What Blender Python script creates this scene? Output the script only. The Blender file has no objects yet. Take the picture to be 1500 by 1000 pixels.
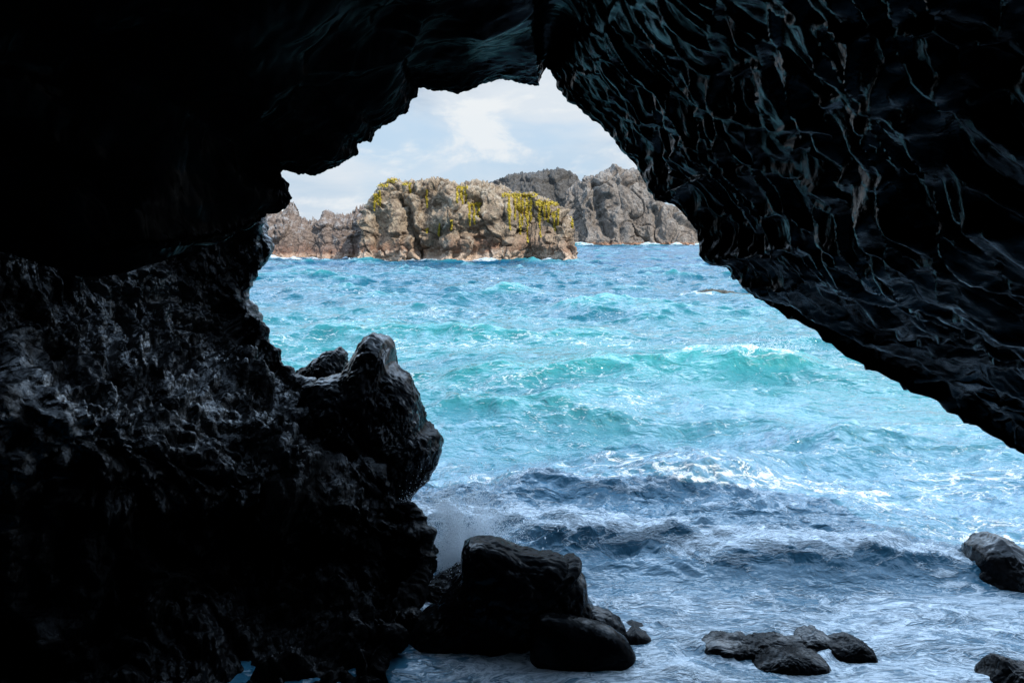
import bpy, math, random
import numpy as np
from mathutils import Vector, Matrix
from mathutils.bvhtree import BVHTree

random.seed(7)
rng = np.random.default_rng(7)
SC = bpy.context.scene
COL = SC.collection

# ------------------------------------------------------------------ camera frame
CAM_Z = 3.0
F = 1167.0
PITCH = math.atan(155.0 / F)
CP, SP = math.cos(PITCH), math.sin(PITCH)


def ray(u, v):
    a = (u - 750.0) / F
    b = (500.0 - v) / F
    return np.array([a, CP + b * SP, -SP + b * CP])


def at(u, v, d):
    """world point seen at photo pixel (u, v) at distance d along +Y"""
    r = ray(u, v)
    return np.array([0, 0, CAM_Z]) + r * (d / r[1])


def dist_on_water(v):
    r = ray(750, v)
    return CAM_Z * r[1] / -r[2]


# ------------------------------------------------------------------ numpy noise
def _hash(ix, iy, iz, seed):
    n = (ix * 374761393 + iy * 668265263 + iz * 2147483647 * 3 + seed * 974711) & 0xFFFFFFFF
    n = ((n ^ (n >> 13)) * 1274126177) & 0xFFFFFFFF
    n = ((n ^ (n >> 15)) * 2246822519) & 0xFFFFFFFF
    return n ^ (n >> 16)


GR = np.array([[1, 1, 0], [-1, 1, 0], [1, -1, 0], [-1, -1, 0], [1, 0, 1], [-1, 0, 1], [1, 0, -1], [-1, 0, -1],
               [0, 1, 1], [0, -1, 1], [0, 1, -1], [0, -1, -1], [1, 1, 0], [-1, 1, 0], [0, -1, 1], [0, -1, -1]], float)


def perlin(P, seed=0):
    P = np.asarray(P, float)
    i = np.floor(P).astype(np.int64)
    f = P - i
    w = f * f * f * (f * (f * 6 - 15) + 10)
    out = np.zeros(P.shape[:-1])
    for dx in (0, 1):
        wx = w[..., 0] if dx else 1 - w[..., 0]
        for dy in (0, 1):
            wy = w[..., 1] if dy else 1 - w[..., 1]
            for dz in (0, 1):
                wz = w[..., 2] if dz else 1 - w[..., 2]
                g = GR[_hash(i[..., 0] + dx, i[..., 1] + dy, i[..., 2] + dz, seed) & 15]
                dot = g[..., 0] * (f[..., 0] - dx) + g[..., 1] * (f[..., 1] - dy) + g[..., 2] * (f[..., 2] - dz)
                out += wx * wy * wz * dot
    return out


def fbm(P, octs=5, seed=0, gain=0.5):
    s, a = 0, 1.0
    for k in range(octs):
        s = s + a * perlin(P * 2.03 ** k + 17.3 * k, seed + k)
        a *= gain
    return s


def billow(P, octs=4, seed=0, gain=0.5):
    s, a = 0, 1.0
    for k in range(octs):
        s = s + a * (np.abs(perlin(P * 2.07 ** k + 11.1 * k, seed + k)) * 2 - 0.5)
        a *= gain
    return s


def ridged(P, octs=4, seed=0, gain=0.5):
    s, a = 0, 1.0
    for k in range(octs):
        s = s + a * (0.6 - np.abs(perlin(P * 2.05 ** k + 7.7 * k, seed + k)) * 2.0)
        a *= gain
    return s


def worley(P, seed=0):
    """returns F1, F2-F1 and a random value of the nearest cell"""
    P = np.asarray(P, float)
    i = np.floor(P).astype(np.int64)
    f1 = np.full(P.shape[:-1], 9.0)
    f2 = f1.copy()
    cid = np.zeros(P.shape[:-1])
    for dx in (-1, 0, 1):
        for dy in (-1, 0, 1):
            for dz in (-1, 0, 1):
                cx, cy, cz = i[..., 0] + dx, i[..., 1] + dy, i[..., 2] + dz
                h = _hash(cx, cy, cz, seed)
                ox = (h & 1023) / 1023.0
                oy = ((h >> 10) & 1023) / 1023.0
                oz = ((h >> 20) & 1023) / 1023.0
                d = np.sqrt((cx + ox - P[..., 0]) ** 2 + (cy + oy - P[..., 1]) ** 2 + (cz + oz - P[..., 2]) ** 2)
                m = d < f1
                f2 = np.where(m, f1, np.minimum(f2, d))
                cid = np.where(m, ((h >> 5) & 255) / 255.0, cid)
                f1 = np.where(m, d, f1)
    return f1, f2 - f1, cid


def sstep(a, b, x):
    t = np.clip((x - a) / (b - a), 0, 1)
    return t * t * (3 - 2 * t)


# ------------------------------------------------------------------ mesh helpers
def mesh_from(name, V, Q, mat, parent=None, smooth=True):
    me = bpy.data.meshes.new(name)
    V = np.ascontiguousarray(V, np.float32)
    Q = np.ascontiguousarray(Q, np.int32)
    k = Q.shape[1]
    me.vertices.add(len(V))
    me.vertices.foreach_set('co', V.ravel())
    me.loops.add(Q.size)
    me.loops.foreach_set('vertex_index', Q.ravel())
    me.polygons.add(len(Q))
    me.polygons.foreach_set('loop_start', np.arange(0, Q.size, k, dtype=np.int32))
    me.polygons.foreach_set('loop_total', np.full(len(Q), k, np.int32))
    if smooth:
        me.polygons.foreach_set('use_smooth', np.ones(len(Q), bool))
    me.update(calc_edges=True)
    me.validate()
    if mat:
        me.materials.append(mat)
    o = bpy.data.objects.new(name, me)
    COL.objects.link(o)
    if parent:
        o.parent = parent
    return o


def grid_quads(nu, nv, wrap=False, flip=False):
    iu = np.arange(nu if wrap else nu - 1)
    iv = np.arange(nv - 1)
    A, B = np.meshgrid(iu, iv, indexing='ij')
    A2 = (A + 1) % nu
    q = np.stack([A * nv + B, A2 * nv + B, A2 * nv + B + 1, A * nv + B + 1], -1).reshape(-1, 4)
    return q[:, ::-1] if flip else q


def grid_normals(G, wrap=False):
    if wrap:
        du = np.roll(G, -1, 0) - np.roll(G, 1, 0)
    else:
        du = np.gradient(G, axis=0)
    dv = np.gradient(G, axis=1)
    n = np.cross(du, dv)
    return n / np.maximum(np.linalg.norm(n, axis=-1, keepdims=True), 1e-9)


def catmull(P, n, axis, ts=None):
    """Catmull-Rom resample of an array of control points along an axis"""
    P = np.moveaxis(np.asarray(P, float), axis, 0)
    k = P.shape[0]
    t = np.linspace(0, k - 1, n) if ts is None else ts
    i = np.clip(np.floor(t).astype(int), 0, k - 2)
    f = (t - i).reshape((-1,) + (1,) * (P.ndim - 1))
    p0, p1, p2, p3 = P[np.clip(i - 1, 0, k - 1)], P[i], P[i + 1], P[np.clip(i + 2, 0, k - 1)]
    r = 0.5 * ((2 * p1) + (-p0 + p2) * f + (2 * p0 - 5 * p1 + 4 * p2 - p3) * f ** 2 + (-p0 + 3 * p1 - 3 * p2 + p3) * f ** 3)
    return np.moveaxis(r, 0, axis)


def resample(P, n):
    P = np.asarray(P, float)
    L = np.concatenate([[0], np.cumsum(np.linalg.norm(np.diff(P, axis=0), axis=1))])
    s = np.linspace(0, L[-1], n)
    return np.stack([np.interp(s, L, P[:, k]) for k in range(P.shape[1])], -1)


def smooth1(A, it):
    A = A.copy()
    for _ in range(it):
        A[1:-1] = 0.25 * A[:-2] + 0.5 * A[1:-1] + 0.25 * A[2:]
    return A


def tag(o, label=None, cat=None, group=None, kind=None):
    if label:
        o['label'] = label
    if cat:
        o['category'] = cat
    if group:
        o['group'] = group
    if kind:
        o['kind'] = kind
    return o


def empty(name, loc=(0, 0, 0)):
    o = bpy.data.objects.new(name, None)
    COL.objects.link(o)
    o.location = loc
    return o


def rebase(o, base):
    """move the object's origin to base without moving its mesh"""
    base = Vector([float(x) for x in base])
    o.data.transform(Matrix.Translation(-base))
    o.location = base
    return o


# ------------------------------------------------------------------ materials
class NT:
    def __init__(self, name):
        self.m = bpy.data.materials.new(name)
        self.m.use_nodes = True
        self.t = self.m.node_tree
        self.t.nodes.clear()
        self.out = self.n('ShaderNodeOutputMaterial')

    def n(self, typ, **kw):
        nd = self.t.nodes.new(typ)
        for k, v in kw.items():
            if k.startswith('i_'):
                key = k[2:].replace('_', ' ')
                nd.inputs[key].default_value = v
            else:
                setattr(nd, k, v)
        return nd

    def l(self, a, b):
        self.t.links.new(a, b)

    def set(self, sock, v):
        if hasattr(v, 'is_linked'):
            self.l(v, sock)
        else:
            sock.default_value = v

    def math(self, op, a, b=0.0, c=0.0, clamp=False):
        nd = self.n('ShaderNodeMath', operation=op, use_clamp=clamp)
        for s, v in zip(nd.inputs, (a, b, c)):
            self.set(s, v)
        return nd.outputs[0]

    def mix(self, f, a, b, blend='MIX'):
        nd = self.n('ShaderNodeMix', data_type='RGBA', blend_type=blend)
        self.set(nd.inputs[0], f)
        for s, v in ((nd.inputs[6], a), (nd.inputs[7], b)):
            if isinstance(v, tuple):
                v = (*v, 1.0) if len(v) == 3 else v
            self.set(s, v)
        return nd.outputs[2]

    def noise(self, vec, scale, detail=5, rough=0.55, dist=0.0):
        nd = self.n('ShaderNodeTexNoise')
        nd.inputs['Scale'].default_value = scale
        nd.inputs['Detail'].default_value = detail
        nd.inputs['Roughness'].default_value = rough
        nd.inputs['Distortion'].default_value = dist
        if vec is not None:
            self.l(vec, nd.inputs['Vector'])
        return nd.outputs['Fac']

    def vor(self, vec, scale, feature='F1', out='Distance'):
        nd = self.n('ShaderNodeTexVoronoi', feature=feature)
        nd.inputs['Scale'].default_value = scale
        self.l(vec, nd.inputs['Vector'])
        return nd.outputs[out]

    def rng(self, v, a, b, c=0.0, d=1.0, smooth=False):
        nd = self.n('ShaderNodeMapRange')
        nd.interpolation_type = 'SMOOTHSTEP' if smooth else 'LINEAR'
        self.set(nd.inputs[0], v)
        for k, x in enumerate((a, b, c, d)):
            self.set(nd.inputs[k + 1], x)
        return nd.outputs[0]

    def bump(self, h, strength, distance, normal=None):
        nd = self.n('ShaderNodeBump')
        nd.inputs['Strength'].default_value = strength
        nd.inputs['Distance'].default_value = distance
        self.l(h, nd.inputs['Height'])
        if normal is not None:
            self.l(normal, nd.inputs['Normal'])
        return nd.outputs[0]

    def principled(self, base, rough, spec=0.5, normal=None, ior=1.5, coat=0.0):
        p = self.n('ShaderNodeBsdfPrincipled')
        if isinstance(base, tuple):
            base = (*base, 1.0)
        self.set(p.inputs['Base Color'], base)
        self.set(p.inputs['Roughness'], rough)
        self.set(p.inputs['Specular IOR Level'], spec)
        p.inputs['IOR'].default_value = ior
        if coat:
            p.inputs['Coat Weight'].default_value = coat
            p.inputs['Coat Roughness'].default_value = 0.12
        if normal is not None:
            self.l(normal, p.inputs['Normal'])
        self.l(p.outputs[0], self.out.inputs['Surface'])
        return p


def wet_rock(name, a, b, scale=1.0, rmin=0.22, rmax=0.5, fine=1.0, spec=0.5, dull_left=False, dull_low=False):
    t = NT(name)
    pos = t.n('ShaderNodeNewGeometry').outputs['Position']
    n1 = t.noise(pos, 2.2 * scale, 6)
    n2 = t.noise(pos, 14 * scale, 6, 0.6)
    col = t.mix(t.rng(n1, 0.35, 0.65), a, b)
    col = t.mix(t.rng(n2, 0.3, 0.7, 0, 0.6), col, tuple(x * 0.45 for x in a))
    rough = t.rng(n2, 0.3, 0.72, rmin, rmax)
    v1 = t.vor(pos, 26 * scale, 'SMOOTH_F1')
    n3 = t.noise(pos, 60 * scale, 4, 0.6)
    h = t.math('ADD', t.math('MULTIPLY', v1, 0.9), t.math('MULTIPLY', n3, 0.22))
    h = t.math('ADD', h, t.math('MULTIPLY', n2, 1.5))
    if dull_left:
        bx = t.n('ShaderNodeSeparateXYZ')
        t.l(pos, bx.inputs[0])
        h = t.math('MULTIPLY', h, t.rng(bx.outputs[0], -0.2, 1.8, 0.15, 1.0))
    nb = t.bump(h, 0.6, 0.022 * fine / scale)
    wet = t.noise(pos, 1.3 * scale, 5, 0.65, 0.4)
    sp = t.rng(wet, 0.46, 0.66, spec * 0.12, spec * 1.6)
    if dull_left:                    # gloss fades out towards the left of the roof, keeping it dark
        px = t.n('ShaderNodeSeparateXYZ')
        t.l(pos, px.inputs[0])
        sp = t.math('MULTIPLY', sp, t.rng(px.outputs[0], -0.3, 1.7, 0.004, 1.0))
    if dull_low:                     # gloss lowered below the ledge to darken the shaded overhang
        pz = t.n('ShaderNodeSeparateXYZ')
        t.l(pos, pz.inputs[0])
        sp = t.math('MULTIPLY', sp, t.rng(t.math('MULTIPLY_ADD', wet, 0.8, t.math('SUBTRACT', pz.outputs[2], 0.4)), 0.9, 1.9, 0.12, 1.0))
    t.principled(col, rough, sp, nb)
    return t.m


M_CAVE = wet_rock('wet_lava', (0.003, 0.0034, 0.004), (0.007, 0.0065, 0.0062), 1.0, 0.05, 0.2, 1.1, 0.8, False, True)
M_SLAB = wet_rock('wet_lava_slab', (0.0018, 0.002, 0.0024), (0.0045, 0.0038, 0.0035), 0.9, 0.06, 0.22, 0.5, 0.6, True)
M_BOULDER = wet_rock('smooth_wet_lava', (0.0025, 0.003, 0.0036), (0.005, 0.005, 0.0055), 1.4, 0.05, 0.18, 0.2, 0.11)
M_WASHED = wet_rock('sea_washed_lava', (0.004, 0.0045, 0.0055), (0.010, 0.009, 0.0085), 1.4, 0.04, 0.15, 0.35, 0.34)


def dry_rock(name, cols, size, band, band_z, pale, streak=0.0, height=8.0):
    """sun-dried lava: three rock tones, pale crust patches and a salt-bleached tide band"""
    t = NT(name)
    pos = t.n('ShaderNodeNewGeometry').outputs['Position']
    z = t.n('ShaderNodeSeparateXYZ')
    t.l(pos, z.inputs[0])
    z = z.outputs[2]
    s = 1.0 / size
    n1 = t.noise(pos, 0.55 * s, 7, 0.6)
    n2 = t.noise(pos, 2.6 * s, 8, 0.65)
    n3 = t.noise(pos, 1.1 * s, 6, 0.6, 0.6)
    hz = t.math('ADD', t.math('DIVIDE', z, height), t.math('MULTIPLY_ADD', n1, 0.8, -0.4))
    c = t.mix(t.rng(hz, 0.1, 0.5, smooth=True), cols[0], cols[1])
    c = t.mix(t.rng(n2, 0.42, 0.62), c, cols[2])
    c = t.mix(t.rng(t.math('ADD', n3, t.math('MULTIPLY', t.math('DIVIDE', z, height), 0.10)), 0.61, 0.69, 0, 0.8), c, pale)
    if streak:
        mp = t.n('ShaderNodeMapping')
        mp.inputs['Scale'].default_value = (0.5 * s, 0.5 * s, 0.06 * s)
        t.l(pos, mp.inputs[0])
        c = t.mix(t.rng(t.noise(mp.outputs[0], 1.6, 5, 0.6), 0.5, 0.68, 0, streak), c, pale)
    n4 = t.noise(pos, 7 * s, 4, 0.6)
    bz = t.math('ADD', z, t.math('MULTIPLY_ADD', n2, -2.2 * band_z, 1.1 * band_z))
    c = t.mix(t.rng(bz, band_z * 0.75, band_z * 1.2, 1, 0), c, t.mix(n4, band, tuple(x * 0.6 for x in band)))
    c = t.mix(t.rng(n4, 0.3, 0.5, 0.55, 0), c, (0.02, 0.017, 0.015))
    h = t.math('ADD', t.math('MULTIPLY', n2, 1.0), t.math('MULTIPLY', n4, 0.5))
    h = t.math('ADD', h, t.math('MULTIPLY', t.vor(pos, 2.2 * s, 'F1'), 0.35))
    nb = t.bump(h, 0.9, 0.35 * size)
    t.principled(c, 0.85, 0.25, nb)
    return t.m


M_ISLET = dry_rock('sunlit_lava', ((0.29, 0.16, 0.10), (0.37, 0.28, 0.19), (0.16, 0.115, 0.08)), 1.9,
                   (0.70, 0.52, 0.38), 1.15, (0.46, 0.385, 0.29))
M_RIDGE = dry_rock('sunlit_lava_ridge', ((0.24, 0.135, 0.095), (0.24, 0.18, 0.143), (0.135, 0.10, 0.082)), 1.1,
                   (0.56, 0.38, 0.27), 0.7, (0.34, 0.31, 0.29), 0, 5.0)
M_CLIFF = dry_rock('grey_lava_cliff', ((0.25, 0.20, 0.16), (0.21, 0.172, 0.14), (0.13, 0.107, 0.089)), 2.4,
                   (0.48, 0.27, 0.17), 0.9, (0.30, 0.265, 0.23), 0.75, 22.0)
M_HILL = dry_rock('dark_lava_hill', ((0.12, 0.105, 0.092), (0.105, 0.094, 0.082), (0.066, 0.060, 0.054)), 1.6,
                  (0.40, 0.25, 0.17), 0.9, (0.13, 0.12, 0.11), 0, 24.0)
M_REEF = dry_rock('awash_lava', ((0.10, 0.09, 0.06), (0.12, 0.10, 0.08), (0.05, 0.045, 0.035)), 0.5,
                  (0.14, 0.11, 0.06), 0.05, (0.2, 0.18, 0.14), 0, 1.0)


def leaf_mat():
    t = NT('yellow_succulent')
    pos = t.n('ShaderNodeNewGeometry').outputs['Position']
    n = t.noise(pos, 1.7, 4)
    r = t.n('ShaderNodeNewGeometry').outputs['Random Per Island']
    c = t.mix(t.rng(n, 0.3, 0.7), (0.52, 0.38, 0.04), (0.37, 0.29, 0.03))
    c = t.mix(t.rng(r, 0.6, 1.0, 0, 0.7), c, (0.50, 0.36, 0.03))
    t.principled(c, 0.6, 0.3)
    return t.m


M_LEAF = leaf_mat()


def foam_mat():
    t = NT('sea_foam')
    # drops let most of the light through
    df = t.n('ShaderNodeBsdfDiffuse')
    df.inputs[0].default_value = (0.86, 0.90, 0.93, 1)
    tr = t.n('ShaderNodeBsdfTranslucent')
    tr.inputs[0].default_value = (0.95, 0.97, 0.98, 1)
    mx = t.n('ShaderNodeMixShader')
    mx.inputs[0].default_value = 0.72
    t.l(df.outputs[0], mx.inputs[1])
    t.l(tr.outputs[0], mx.inputs[2])
    t.l(mx.outputs[0], t.out.inputs['Surface'])
    return t.m


M_FOAM = foam_mat()


def water_mat():
    t = NT('sea_water')
    geo = t.n('ShaderNodeNewGeometry')
    pos = geo.outputs['Position']
    sep = t.n('ShaderNodeSeparateXYZ')
    t.l(pos, sep.inputs[0])
    X, Y, Z = sep.outputs
    # flattened position: the foam and the tint do not follow the height of the waves
    cmb = t.n('ShaderNodeCombineXYZ')
    t.l(X, cmb.inputs[0])
    t.l(Y, cmb.inputs[1])
    P = cmb.outputs[0]
    P3 = pos
    mp0 = t.n('ShaderNodeMapping')
    mp0.inputs['Scale'].default_value = (0.6, 1.6, 1.0)
    t.l(P, mp0.inputs[0])
    nl = t.noise(P, 0.22, 3)
    yy = t.math('ADD', Y, t.math('MULTIPLY_ADD', nl, 10.0, -5.0))
    shallow, mid, deep = (0.034, 0.135, 0.205), (0.017, 0.155, 0.17), (0.001, 0.055, 0.11)
    c = t.mix(t.rng(yy, 8.5, 14.0, smooth=True), shallow, mid)
    c = t.mix(t.rng(yy, 20.0, 44.0, smooth=True), c, (0.003, 0.085, 0.125))
    c = t.mix(t.rng(yy, 48.0, 95.0, smooth=True), c, deep)
    c = t.mix(t.rng(t.noise(mp0.outputs[0], 0.16, 4, 0.55), 0.45, 0.62, 0, 0.6), c, (0.004, 0.075, 0.12))
    # light glowing through the crests, painted in as a paler turquoise
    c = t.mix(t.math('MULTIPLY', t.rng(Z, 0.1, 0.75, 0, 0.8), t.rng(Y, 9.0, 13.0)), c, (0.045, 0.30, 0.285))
    # foam and painted glints ------------------------------------------------------------
    at_ = t.n('ShaderNodeAttribute', attribute_name='foam').outputs['Fac']
    mp = t.n('ShaderNodeMapping')
    mp.inputs['Scale'].default_value = (0.5, 1.1, 1.3)
    t.l(P3, mp.inputs[0])
    wn = t.n('ShaderNodeTexNoise')
    wn.inputs['Scale'].default_value = 1.7
    wn.inputs['Detail'].default_value = 5
    t.l(mp.outputs[0], wn.inputs['Vector'])
    warp = t.n('ShaderNodeVectorMath', operation='MULTIPLY_ADD')
    t.l(wn.outputs['Color'], warp.inputs[0])
    warp.inputs[1].default_value = (1.1, 1.1, 0.6)
    t.l(mp.outputs[0], warp.inputs[2])
    W = warp.outputs[0]
    lace = t.rng(t.vor(W, 3.2, 'DISTANCE_TO_EDGE'), 0.0, 0.16, 1, 0)
    lace2 = t.rng(t.vor(W, 9.0, 'DISTANCE_TO_EDGE'), 0.0, 0.2, 1, 0)
    lace3 = t.rng(t.vor(W, 24.0, 'DISTANCE_TO_EDGE'), 0.0, 0.25, 1, 0)
    fn = t.noise(W, 7.0, 9, 0.75)
    fn2 = t.noise(W, 1.3, 5, 0.6)
    f = t.math('ADD', t.math('MULTIPLY', lace, 0.35), t.math('MULTIPLY', lace2, 0.22))
    f = t.math('ADD', f, t.math('MULTIPLY', fn, 0.75))
    f = t.math('ADD', f, t.math('MULTIPLY', fn2, 0.55))
    f = t.math('ADD', f, t.math('MULTIPLY_ADD', lace3, 0.2, -0.08))
    thr = t.math('SUBTRACT', 1.36, t.math('MULTIPLY', at_, 1.05))
    foam = t.rng(t.math('SUBTRACT', f, thr), 0.0, 0.34, 0, 1, True)
    foam = t.math('MULTIPLY', foam, t.rng(t.noise(W, 26.0, 4, 0.6), 0.32, 0.6, 0.3, 1.0))
    foam = t.math('MULTIPLY', foam, t.rng(at_, 0.02, 0.18))
    fl = t.n('ShaderNodeAttribute', attribute_name='film_sheen').outputs['Fac']
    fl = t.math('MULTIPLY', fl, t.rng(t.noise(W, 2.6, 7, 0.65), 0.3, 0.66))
    c = t.mix(fl, c, (0.26, 0.42, 0.54))  # aerated water, plus reflected sky painted in as a pale tint
    c = t.mix(t.math('MULTIPLY', foam, 0.92), c, (0.80, 0.86, 0.90))
    rough = t.math('ADD', t.rng(foam, 0.0, 1.0, 0.05, 0.42), t.rng(Y, 30.0, 200.0, 0.0, 0.2))
    # ripples too small for the mesh
    mp2 = t.n('ShaderNodeMapping')
    mp2.inputs['Scale'].default_value = (0.6, 1.0, 1.0)
    t.l(P, mp2.inputs[0])
    r1 = t.noise(mp2.outputs[0], 4.2, 3, 0.55, 0.4)
    r2 = t.noise(mp2.outputs[0], 13.0, 3, 0.6, 0.3)
    r3 = t.noise(mp2.outputs[0], 1.1, 3, 0.5, 0.5)
    still = t.rng(Y, 5.8, 8.0, 0.4, 1.0)
    r1 = t.math('MULTIPLY', r1, still)
    r2 = t.math('MULTIPLY', r2, still)
    r3 = t.math('MULTIPLY', r3, still)
    nb = t.bump(r3, 0.9, 0.4)
    nb = t.bump(r1, 1.0, 0.11, nb)
    nb = t.bump(r2, 0.9, 0.035, nb)
    nb = t.bump(foam, 0.5, 0.05, nb)
    gl = t.math('MULTIPLY', t.rng(Y, 6.0, 9.5, 0.95, 0.5), t.rng(Y, 11.0, 45.0, 1.0, 0.4))
    t.principled(c, rough, gl, nb, 1.35)
    return t.m


M_WATER = water_mat()

# ------------------------------------------------------------------ the cave
# mouth of the cave: lower edge of its roof, (photo u, v, distance)
EDGE = [(-700, 372, 5.0), (-100, 366, 5.2), (200, 360, 5.8), (300, 352, 6.8), (345, 340, 7.6), (385, 321, 8.2), (400, 312, 8.4), (418, 305, 8.5), (428, 290, 8.6),
        (424, 270, 8.7), (412, 256, 8.7), (410, 249, 8.7), (440, 252, 8.8), (470, 254, 8.9), (490, 244, 9.0),
        (512, 232, 9.0), (518, 222, 9.1), (522, 208, 9.1), (530, 205, 9.1), (543, 208, 9.1), (550, 192, 9.2),
        (575, 180, 9.2), (600, 165, 9.3), (605, 150, 9.3), (615, 140, 9.3), (614, 131, 9.4), (630, 136, 9.4),
        (655, 138, 9.4), (680, 137, 9.4), (700, 128, 9.5), (730, 120, 9.5), (760, 123, 9.5), (790, 126, 9.5),
        (793, 115, 9.6), (795, 98, 9.6), (798, 91, 9.6), (805, 106, 9.5), (815, 130, 9.5), (830, 150, 9.4),
        (860, 172, 9.3), (890, 200, 9.2), (900, 213, 9.1), (905, 222, 9.1), (925, 240, 9.0), (938, 262, 8.9), (945, 277, 8.8),
        (958, 297, 8.7), (985, 303, 8.6), (998, 316, 8.5), (1018, 340, 8.4), (1023, 372, 8.3), (1038, 390, 8.2),
        (1065, 393, 8.1), (1074, 410, 8.1), (1085, 425, 8.0), (1110, 438, 7.9), (1160, 455, 7.7), (1200, 478, 7.6),
        (1230, 492, 7.5), (1260, 510, 7.4), (1300, 520, 7.3), (1340, 537, 7.2), (1385, 565, 7.1), (1420, 577, 7.0),
        (1440, 592, 6.9), (1452, 604, 6.9), (1480, 616, 6.8), (1500, 634, 6.7), (1560, 680, 6.6), (1650, 765, 6.5),
        (1800, 890, 6.4), (2000, 1040, 6.3), (2200, 1200, 6.2)]


def build_roof(parent):
    E = np.array([at(u, v, d * 0.64) for u, v, d in EDGE])
    NU = 1150
    E = resample(E, NU)
    t = np.linspace(0, 1, NU)
    # smooth versions of the mouth for the far ends of the tunnel
    Es = smooth1(E, 400)
    Es0 = smooth1(E, 30)
    Es2 = smooth1(E, 2500)
    left = sstep(0.45, 0.12, t)[:, None]
    cz = np.array([0, 0, CAM_Z])
    back = (Es2 - cz) * np.array([1.45, 0, 1.5]) + cz
    back[:, 2:3] += 1.0 * left
    inner = (Es - cz) * np.array([1.14, 0, 1.18]) + cz
    inner[:, 2:3] += 0.45 * left
    outer = (Es - cz) * np.array([1.2, 0, 1.3]) + cz
    outer2 = (Es2 - cz) * np.array([1.35, 0, 1.5]) + cz + np.array([0, 0, 1.3])
    top = (Es2 - cz) * np.array([1.6, 0, 1.6]) + cz + np.array([0, 0, 3.6])
    for o in (outer2, top):
        o[:, 2] += 1.1 * np.clip(Es2[:, 0] - 0.6, 0, 9)
    D = E[:, 1]
    Ds = Es[:, 1]

    def row(xz, y):
        r = xz.copy()
        r[:, 1] = y
        return r
    rows = [row(top * np.array([1.0, 0, 1.0]), -9.0), row(top, Ds - 1.2), row(outer2, Ds + 0.6), row(outer, Ds + 0.5),
            row(E * 0.55 + outer * 0.45, D + 0.18), row(E, D), row((Es0 - cz) * np.array([1.06, 0, 1.08]) + cz, D - 0.3),
            row(inner * 0.85 + E * 0.15, D * 0.5 + Ds * 0.5 - 1.0), row(inner * 0.6 + back * 0.4, Ds * 0.50),
            row(back, Ds * 0.1), row(back, Ds * 0 - 4.0), row(back * np.array([0.9, 0, 1]), Ds * 0 - 8.0),
            row(back * 0.05 + np.array([0, 0, 2.0]), Ds * 0 - 10.0)]
    ctrl = np.stack(rows, 1)
    # uneven spacing: dense near the mouth, on the inside
    ts = np.concatenate([np.linspace(0, 3, 24, endpoint=False), np.linspace(3, 5, 60, endpoint=False),
                         np.linspace(5, 7, 190, endpoint=False), np.linspace(7, 9, 230, endpoint=False),
                         np.linspace(9, 12, 60)])
    G = catmull(ctrl, None, 1, ts)
    N = grid_normals(G)
    P = G.copy()
    # layered, scalloped underside on the right; rounder and calmer on the left
    # coordinates along the slope of the slab (down to the right), across it, and along the tunnel
    a = np.array([0.79, 0.12, -0.60])
    b = np.array([0.60, 0.0, 0.80])
    c = np.array([0.0, 1.0, 0.1])
    Q = np.stack([P @ a * 0.8, P @ b * 1.6, P @ c * 1.5], -1)
    P = P * 1.5
    wv = np.stack([perlin(P * 0.8, 3), perlin(P * 0.8, 4), perlin(P * 0.8, 5)], -1)
    right = sstep(0.42, 0.60, t)[:, None]
    near = np.clip(1 - np.where(ts < 5, 5 - ts, (ts - 5) * 0.7) / 0.9, 0, 1)[None, :]
    amp = 1 - 0.9 * near
    Qs = np.stack([P @ a * 0.42, P @ b * 0.5, P @ c * 1.25], -1)
    d_r = 0.20 * (ridged(Qs + wv * 0.35, 2, 21) - 0.25) + 0.12 * (ridged(np.stack([P @ a * 1.1, P @ b * 0.8, P @ c * 2.6], -1) + wv * 0.5, 3, 31, 0.5) - 0.3) + 0.012 * ridged(P * 9, 2, 35)
    f1s, es, cs_ = worley(np.stack([P @ a * 2.6, P @ b * 1.2, P @ c * 3.2], -1) + wv * 0.8, 37)
    d_r = -0.15 + 0.45 * d_r + 0.09 * sstep(0.30, 0.0, es) + 0.17 * (0.4 - f1s) + 0.05 * (cs_ - 0.5)
    d_l = 0.25 * fbm(P * 0.5, 3, 41) + 0.03 * billow(P * 1.3 + wv * 0.5, 3, 45) 
    w, e, cid = worley(P * np.array([0.7, 0.4, 0.7]) + wv * 0.35, 51)
    d_l = d_l + 0.16 * (cid - 0.6) * sstep(0.0, 0.10, e)
    # hanging lips of old lava layers across the roof
    pr = G - cz
    dn = np.maximum(pr[..., 1] * CP - pr[..., 2] * SP, 0.3)
    pu = 750 + F * pr[..., 0] / dn
    pv = 500 - F * (pr[..., 1] * SP + pr[..., 2] * CP) / dn
    for line, h in (([(390, 125), (450, 112), (510, 103), (560, 90), (600, 68), (618, 40)], 0.10), ([(560, 14), (620, 30), (660, 42), (706, 52)], 0.09), ([(725, 70), (760, 76), (795, 92)], 0.05),
                    ([(1190, 0), (1225, 110), (1265, 190), (1330, 255), (1375, 335), (1500, 388)], 0.12), ([(1050, 190), (1130, 250), (1180, 310), (1290, 350), (1400, 440)], 0.07)):
        dist = np.full(pu.shape, 1e9)
        for (ax, ay), (bx, by) in zip(line[:-1], line[1:]):
            ex, ey = bx - ax, by - ay
            k = np.clip(((pu - ax) * ex + (pv - ay) * ey) / (ex * ex + ey * ey), 0, 1)
            dist = np.minimum(dist, np.hypot(pu - ax - k * ex, pv - ay - k * ey))
        dist = dist * np.abs(dn) / F
        msk = (pr[..., 1] > 0.5) & (dist < 1)
        d_l = d_l + np.where(msk, h * np.exp(-dist / 0.09), 0)
        d_r = d_r + np.where(msk, h * np.exp(-dist / 0.09), 0)
    d = (d_r * right + d_l * (1 - right) - 0.10) * amp
    edge_rough = near * (0.035 * fbm(P * 3.2, 4, 61, 0.6) + 0.022 * billow(P * 7, 3, 66))
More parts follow.
